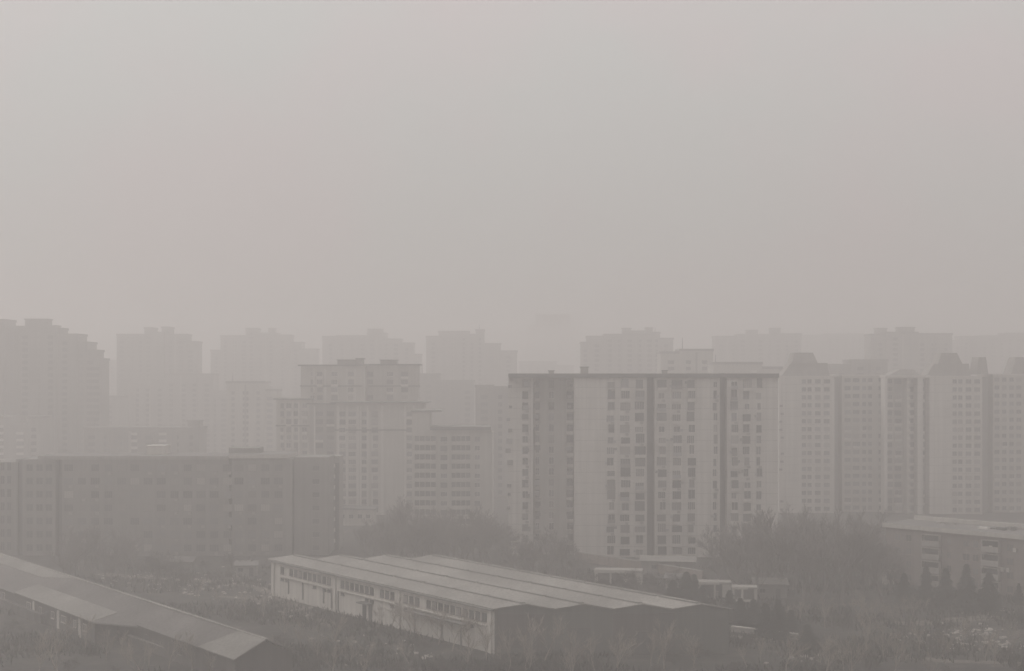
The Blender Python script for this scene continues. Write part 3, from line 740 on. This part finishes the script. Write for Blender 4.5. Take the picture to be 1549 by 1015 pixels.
# ================================================================= TREES
def grow(seed, h, spread=.55, levels=4, twig=.035, mt='bark', thick=.022, up=.25, first=.2, kids=(4, 4, 5, 5)):
    rnd = random.Random(seed); trunk, crown = MB(), MB()
    def limb(p, d, ln, r, lev):
        n = 3 if lev < 2 else 2
        pts = [p]; rr = r
        for i in range(n):
            d = (d + Vector((rnd.gauss(0, .12), rnd.gauss(0, .12), rnd.gauss(0, .08) + up * .18))).normalized()
            q = pts[-1] + d * (ln / n); pts.append(q)
            r1 = rr * (.78 if i < n - 1 else .6)
            if lev == levels: r1 = 0 if i == n - 1 else rr * .6
            (trunk if lev == 0 else crown).tube(pts[-2], q, max(rr, twig * .5), max(r1, twig * .35) if r1 else 0, 6 if lev == 0 else (4 if lev < 2 else 3), mt)
            rr = r1
        if lev == levels: return
        k = kids[min(lev, len(kids) - 1)]
        for i in range(k + (2 if lev == 0 else 0)):
            t = rnd.uniform(first if lev == 0 else .3, 1.0); f = t * n; a = min(int(f), n - 1)
            o = pts[a].lerp(pts[a + 1], f - a)
            az = rnd.uniform(0, 2 * PI); tilt = rnd.uniform(.45, 1.05) * (spread / .55)
            ax = d.orthogonal().normalized(); ax.rotate(Matrix.Rotation(az, 3, d))
            nd = (d * math.cos(tilt) + ax * math.sin(tilt) + Vector((0, 0, up))).normalized()
            limb(o, nd, ln * rnd.uniform(.48, .72) * (1.15 - .35 * t), max(rr * rnd.uniform(.55, .8), r * .35), lev + 1)
        limb(pts[-1], d, ln * .55, rr, lev + 1)
    limb(Vector((0, 0, -.3)), Vector((0, 0, 1)), h * .52, h * thick, 0)
    return trunk, crown
def tree_kind(seeds, **kw):
    out = []
    for s in seeds:
        t, c = grow(s, 10.0, **kw)
        zmax = max(v[2] for v in c.v)
        out.append((t.mesh('trunk'), c.mesh('crown'), zmax))
    return out
def inside_shed(x, y):
    v = Vector((x, y, 0)) - R1; a, n = v.dot(U), v.dot(NV)
    if 0 < a < 155 and -6 < n < 11: return True
    v = Vector((x, y, 0)) - A
    t = v.y / AB.y; xx = v.x - AB.x * t
    return -.01 < t < 1.01 and -1 < xx < W + 1
BIG = tree_kind(range(1, 9), twig=.036, mt='bark_far', kids=(5, 5, 5, 4), spread=.44, up=.3)
SAP = tree_kind(range(21, 27), twig=.045, mt='pale_bark', spread=.42, thick=.011, kids=(5, 4, 4), levels=3, first=.1, up=.35)
DARKS = tree_kind(range(31, 35), twig=.05, mt='bark', spread=.7, thick=.014, kids=(7, 5, 5, 5), first=.02, up=.15)
def plant(kinds, name, label, cat, group, loc, h, rnd, wide=1.0):
    t, c, zm = rnd.choice(kinds)
    r = thing(name, label, cat, loc, rnd.uniform(0, 2 * PI), group)
    s = h / zm; r.scale = (s * wide, s * wide, s)
    link('trunk', t, r); link('crown', c, r)
    return r
def copse(kinds, name, label, cat, group, spots, seed, wide=1.0):
    """spots: (px, base py, top py) for each plant"""
    rnd = random.Random(seed)
    for px, py, ty in spots:
        loc = at(px, py); plant(kinds, name, label, cat, group, loc, EYE - (ty - HY) * loc.y / F, rnd, wide)
def rows(n, xa, xb, pya, pyb, prof, seed):
    rnd = random.Random(seed); out = []
    for i in range(n):
        px = xa + (xb - xa) * (i + rnd.uniform(.1, .9)) / n
        py = rnd.uniform(pya, pyb); ty = prof(px) + (rnd.uniform(-10, 8) if rnd.random() < .4 else rnd.uniform(6, 42)); out.append((px, py, min(ty, py - 12)))
    return out
def lerp_prof(pts):
    def f(x):
        for (a, ya), (b_, yb) in zip(pts, pts[1:]):
            if x <= b_: return ya + (yb - ya) * max(0, (x - a)) / (b_ - a)
        return pts[-1][1]
    return f
copse(BIG, 'bare_tree', 'bare grey tree in the thicket just behind the warehouse roof', 'tree', 'bare trees behind the warehouse',
      rows(40, 556, 775, 838, 866, lerp_prof([(550, 790), (600, 750), (640, 756), (690, 758), (740, 772), (780, 795)]), 3), 5, 1.25)
copse(BIG, 'bare_tree', 'bare grey tree in the tall wood in front of the capped towers', 'tree', 'bare trees of the right hand wood',
      rows(40, 1082, 1352, 855, 915, lerp_prof([(1080, 800), (1120, 768), (1180, 764), (1215, 762), (1260, 782), (1300, 772), (1330, 790), (1355, 815)]), 4), 6, 1.2)
copse(BIG, 'bare_tree', 'bare tree against the dark office block behind the long shed', 'tree', 'bare trees before the office block',
      rows(14, 92, 205, 858, 882, lerp_prof([(88, 800), (135, 780), (175, 792), (210, 830)]), 5), 7, 1.2)
copse(BIG, 'bare_tree', 'bare tree at the foot of the wide slab behind the warehouse', 'tree', 'bare trees at the foot of the slab',
      rows(22, 775, 905, 846, 880, lerp_prof([(770, 806), (820, 788), (860, 806), (910, 838)]), 6), 8, 1.2)
copse(DARKS, 'bare_shrub', 'dark bare shrub in the strip before the office block', 'shrub', 'shrubs before the office block',
      rows(12, 205, 410, 858, 885, lambda x: 838, 7), 9, 1.3)
copse(DARKS, 'bare_shrub', 'dark bare shrub along the yard wall below the slab', 'shrub', 'shrubs along the yard wall',
      rows(12, 900, 1060, 878, 905, lambda x: 862, 8), 10, 1.2)
copse(SAP, 'pale_sapling', 'pale leafless sapling against the white side wall of the warehouse', 'sapling', 'saplings along the warehouse',
      [(596, 955, 905), (620, 965, 900), (640, 972, 912), (663, 975, 905), (684, 985, 915), (712, 992, 930), (735, 1000, 935), (575, 945, 912)], 11, 1.5)
copse(SAP, 'pale_sapling', 'pale leafless sapling in front of the dark end wall of the warehouse', 'sapling', 'saplings before the end wall',
      [(800, 1012, 930), (822, 1004, 922), (866, 1010, 950), (900, 1014, 955), (935, 1012, 945), (985, 1008, 948), (1005, 1012, 930), (1050, 1010, 960), (770, 1013, 950)], 12, 1.3)
copse(SAP, 'pale_sapling', 'pale leafless sapling growing below the eaves of the sheds', 'sapling', 'saplings below the sheds',
      [(60, 985, 945), (100, 980, 930), (130, 985, 925), (160, 1000, 945), (185, 990, 950), (225, 1008, 965), (255, 1012, 955), (290, 1014, 950), (335, 1016, 955), (360, 1020, 965)], 13, 1.4)
copse(SAP, 'pale_sapling', 'pale leafless sapling in the rough ground between sheds and warehouse', 'sapling', 'saplings between sheds and warehouse',
      [(430, 960, 915), (455, 985, 930), (480, 1000, 945), (505, 975, 925), (530, 1005, 955), (400, 935, 895), (370, 930, 890), (330, 915, 880), (555, 1010, 965), (300, 905, 872)], 14, 1.4)
copse(SAP, 'pale_sapling', 'pale leafless sapling in the rubble ground at the lower right', 'sapling', 'saplings at the lower right',
      [(1150, 1000, 960), (1212, 985, 948), (1310, 985, 925), (1335, 1000, 935), (1355, 1008, 945), (1390, 990, 935), (1430, 1004, 950), (1460, 985, 930), (1490, 1000, 945), (1530, 990, 940), (1240, 1006, 958)], 15, 1.3)
copse(SAP, 'pale_sapling', 'pale leafless sapling in the dark scrub along the bottom edge', 'sapling', 'saplings along the bottom edge',
      rows(24, 20, 1530, 1000, 1034, lambda x: 950, 27), 19, 1.5)
copse(DARKS, 'bare_shrub', 'dark tangled shrub in the rough ground of the near field', 'shrub', 'shrubs of the near field',
      [(q[0], q[1], q[2]) for q in rows(40, 10, 1540, 950, 1030, lambda x: 0, 28) for q in [(q[0], q[1], q[1] - 26)] if not inside_shed(at(q[0], q[1]).x, at(q[0], q[1]).y)], 20, 1.5)
ps = at(1276, 1016); plant(SAP, 'pale_sapling', 'tallest thin leaning pale sapling alone near the bottom edge right of the warehouse', 'sapling', None, ps, 6.5, random.Random(44), .8)
copse(SAP, 'pale_sapling', 'grey leafless sapling in the hollow below the right hand wood', 'sapling', 'saplings below the wood',
      rows(16, 1190, 1400, 915, 950, lambda x: 895, 17), 16, 1.4)

def conifer_mesh(seed, h=10.0, w=3.6, slim=1.0):
    rnd = random.Random(seed); t, c = MB(), MB()
    t.tube((0,0,-.3), (0,0,h * .95), .2, .03, 6, 'bark')
    n = 2600; lump = [[rnd.random() for _ in range(7)] for _ in range(15)]; k9 = lambda q: q % 7
    for i in range(n):
        f = (i + rnd.random()) / n; z = h * (.05 + .93 * f)
        rad = w * .5 * ((1 - f) ** slim) * (1 + .22 * math.sin(f * 38 + seed) + .25 * math.sin(f * 11 + seed * 2)) * (.75 + .5 * lump[int(f * 14)][k9(i)]) + .06
        az = 2 * PI * (i % 7 + rnd.random()) / 7; rr = rad * math.sqrt(rnd.uniform(.25, 1.0))
        p = Vector((math.cos(az) * rr, math.sin(az) * rr, z)); s = rnd.uniform(.5, 1.1) * (.6 + .4 * (1 - f))
        out = Vector((math.cos(az), math.sin(az), -rnd.uniform(.1, .7))).normalized()
        sd = Vector((-math.sin(az), math.cos(az), rnd.uniform(-.3, .3)))
        c.face([p - sd * s * .35, p + sd * s * .35, p + out * s], 'needle')
    return t.mesh('trunk'), c.mesh('crown')
CON = [conifer_mesh(51), conifer_mesh(52, w=4.6, slim=.8), conifer_mesh(53, w=3.0, slim=.7)]
def conifer(label, px, py, ty, k, wide=1.0, group=None):
    loc = at(px, py); h = EYE - (ty - HY) * loc.y / F
    r = thing('conifer', label, 'conifer', loc, px, group); s = h / 9.9; r.scale = (s * wide, s * wide, s)
    link('trunk', CON[k][0], r); link('crown', CON[k][1], r)
conifer('dark pointed conifer left of the white framed shelter', 1038, 922, 864, 1, 1.35)
conifer('dark conifer lower in front of the white framed shelter', 1062, 925, 886, 1, 1.5)
conifer('dark conifer below the small white shelter', 1104, 938, 892, 1, 1.4)
conifer('broad dark conifer right of the small white shelter', 1140, 950, 906, 1, 1.5)
conifer('lone pointed dark conifer at the end of the pale kerb wall', 1177, 966, 906, 0, 1.5)
conifer('low round dark evergreen beside the rubble right of the kerb wall', 1222, 985, 944, 1, 1.9)
conifer('dark conifer touching the warehouse roof edge left of the framed shelter', 1018, 921, 876, 1, 1.6)
conifer('dark pointed conifer squeezed between two conifers left of the framed shelter', 1050, 918, 868, 2, 1.3)
conifer('low dark conifer between the small shelter and the pale kerb wall', 1120, 948, 904, 1, 1.5)
conifer('dark conifer overlapping the lone pointed one on its left side', 1158, 962, 912, 1, 1.5)
conifer('small dark conifer right behind the lone pointed one', 1196, 958, 922, 1, 1.6)
conifer('rounded conifer at the left end of the row before the brick block', 1368, 912, 866, 1, 1.3)
conifer('slim conifer under the pale balconies of the brick block', 1401, 916, 856, 2, 1.2)
conifer('conifer just right of the pale balconies of the brick block', 1431, 920, 858, 1, 1.1)
conifer('tallest pointed conifer of the row before the brick block', 1462, 925, 852, 0, 1.25)
conifer('bushy conifer right of the tallest pointed one', 1496, 926, 864, 1, 1.3)
conifer('conifer cut by the right edge of the picture', 1541, 915, 882, 1, 1.1)

# ================================================================= WEEDS, RUBBLE
def weeds(name, mt, n, hmin, hmax, seed, wd, region):
    rnd = random.Random(seed); b = MB(); k = 0
    while k < n:
        px, py = rnd.uniform(-260, 1810), rnd.uniform(*region)
        # clumped
        p = at(px, py)
        if inside_shed(p.x, p.y): continue
        q = math.sin(p.x * .13 + 2 * math.sin(p.y * .09)) + math.sin(p.y * .17 + p.x * .05)
        if q < rnd.uniform(-.9, 1.3): continue
        k += 1
        for _ in range(rnd.randint(4, 8)):
            o = Vector((p.x + rnd.gauss(0, .7), p.y + rnd.gauss(0, .7), -.1)); h = rnd.uniform(hmin, hmax)
            az = rnd.uniform(0, 2 * PI); sd = Vector((math.cos(az), math.sin(az), 0)) * wd * rnd.uniform(.5, 1.2)
            tip = o + Vector((rnd.gauss(0, .3) * h, rnd.gauss(0, .3) * h, h))
            mid = o.lerp(tip, .5) + Vector((0, 0, h * .08))
            b.face([o - sd, o + sd, mid + sd * .7, mid - sd * .7], mt); b.face([mid - sd * .7, mid + sd * .7, tip], mt)
    setting(b.build(name), 'stuff')
weeds('dry_weeds', 'dry_weed', 3200, .6, 1.7, 61, .07, (862, 1070))
weeds('undergrowth', 'dark_weed', 8000, .5, 1.4, 62, .13, (858, 1070))
def rubble(name, spots, seed):
    rnd = random.Random(seed); b = MB()
    for px, py, sx, sy, n in spots:
        for _ in range(n):
            p = at(rnd.gauss(px, sx), rnd.gauss(py, sy)); s = rnd.choice([.1, .12, .15, .2, .3, .45])
            if inside_shed(p.x, p.y): continue
            o = MB(); o.frustum(-s, s, -s * .8, s * .8, -.15, s * rnd.uniform(.3, .8), s * .35, s * .2, s * .2, 'rubble_stone')
            b.add(o, (p.x, p.y, 0), rnd.uniform(0, PI), 1)
    setting(b.build(name), 'stuff')
rubble('rubble', [(1360, 962, 12, 2, 40), (1470, 955, 30, 4, 90), (1440, 970, 40, 6, 80), (1520, 975, 25, 6, 50), (1220, 997, 20, 3, 30), (1250, 985, 15, 4, 20), (230, 878, 40, 8, 110), (330, 885, 45, 9, 120), (405, 905, 16, 6, 50), (440, 925, 16, 4, 30), (560, 985, 60, 12, 40), (645, 994, 5, 1.5, 14), (1160, 962, 20, 3, 25), (1500, 925, 25, 3, 40)], 71)

# ================================================================= AIR, SKY, LIGHT
HZ = 0.00225
hb = MB(); MATS['air'] = m = bpy.data.materials.new('air'); m.use_nodes = True
nt = m.node_tree; nt.nodes.clear()
out = nt.nodes.new('ShaderNodeOutputMaterial'); pv = nt.nodes.new('ShaderNodeVolumePrincipled')
pv.inputs['Color'].default_value = (.985, .963, .950, 1); pv.inputs['Density'].default_value = HZ
pv.inputs['Density Attribute'].default_value = ''
pv.inputs['Anisotropy'].default_value = 0.54            # smog scatters forward
nt.links.new(pv.outputs[0], out.inputs['Volume'])
hb.box(-3500, 3500, -2000, 5300, -1, 100, 'air')
setting(hb.build('haze'), 'stuff')

SUN_EL, SUN_AZ = 42.0, -78.0                             # degrees; azimuth from +Y, clockwise
wd = bpy.data.worlds.new('World'); bpy.context.scene.world = wd; wd.use_nodes = True
nt = wd.node_tree; N, L = nt.nodes.new, nt.links.new
bg = nt.nodes['Background']; bg.inputs['Strength'].default_value = 0.1
sky = N('ShaderNodeTexSky'); sky.sky_type = 'NISHITA'; sky.sun_disc = False
sky.sun_elevation = R(SUN_EL); sky.sun_rotation = R(SUN_AZ % 360); sky.dust_density = 8; sky.air_density = 1.0
hs = N('ShaderNodeHueSaturation'); hs.inputs['Saturation'].default_value = 0.12; L(sky.outputs[0], hs.inputs['Color'])
tc = N('ShaderNodeTexCoord'); sp = N('ShaderNodeSeparateXYZ'); L(tc.outputs['Generated'], sp.inputs[0])
mr = N('ShaderNodeMapRange'); mr.inputs[1].default_value = 0; mr.inputs[2].default_value = 1
OV = 11.7
mr.inputs[3].default_value = OV * .40; mr.inputs[4].default_value = OV   # overcast dome: zenith far brighter than the horizon
L(sp.outputs['Z'], mr.inputs[0])
no = N('ShaderNodeTexNoise'); no.inputs['Scale'].default_value = 5; no.inputs['Detail'].default_value = 3; L(tc.outputs['Generated'], no.inputs['Vector'])
mxc = N('ShaderNodeMix'); mxc.data_type = 'RGBA'
cr = N('ShaderNodeMapRange'); cr.inputs[1].default_value = .42; cr.inputs[2].default_value = .58; L(no.outputs['Fac'], cr.inputs[0]); L(cr.outputs[0], mxc.inputs['Factor'])
mxc.inputs[6].default_value = (1.022, .926, .914, 1); mxc.inputs[7].default_value = (.97, .957, .926, 1)
sc = N('ShaderNodeVectorMath'); sc.operation = 'SCALE'; L(mxc.outputs[2], sc.inputs[0]); L(mr.outputs[0], sc.inputs['Scale'])
mx = N('ShaderNodeMix'); mx.data_type = 'RGBA'; mx.inputs['Factor'].default_value = .82
L(hs.outputs[0], mx.inputs[6]); L(sc.outputs[0], mx.inputs[7]); L(mx.outputs[2], bg.inputs['Color'])

ld = bpy.data.lights.new('Sun', 'SUN'); ld.energy = 0.7; ld.angle = R(18); ld.color = (1.0, .95, .88)
lo = bpy.data.objects.new('Sun', ld); C.objects.link(lo)
az, el = R(SUN_AZ), R(SUN_EL)
sdir = Vector((math.sin(az) * math.cos(el), math.cos(az) * math.cos(el), math.sin(el)))
lo.rotation_euler = (-sdir).to_track_quat('-Z', 'Y').to_euler(); lo.location = (-200, 100, 400)

# ================================================================= CAMERA, RENDER
cd = bpy.data.cameras.new('Camera'); co = bpy.data.objects.new('Camera', cd); C.objects.link(co)
cd.sensor_width = 36; cd.lens = F / 1549 * 36; cd.shift_y = (HY - 507.5) / 1549
cd.clip_start = .5; cd.clip_end = 12000
co.location = (0, 0, EYE); co.rotation_euler = (R(90), 0, 0)
S = bpy.context.scene; S.camera = co
S.view_settings.view_transform = 'Standard'; S.view_settings.look = 'None'; S.view_settings.exposure = 0; S.view_settings.gamma = 1
S.cycles.volume_bounces = 4; S.cycles.max_bounces = 10; S.cycles.diffuse_bounces = 2; S.cycles.glossy_bounces = 2
S.cycles.use_denoising = True; S.cycles.denoiser = 'OPENIMAGEDENOISE'
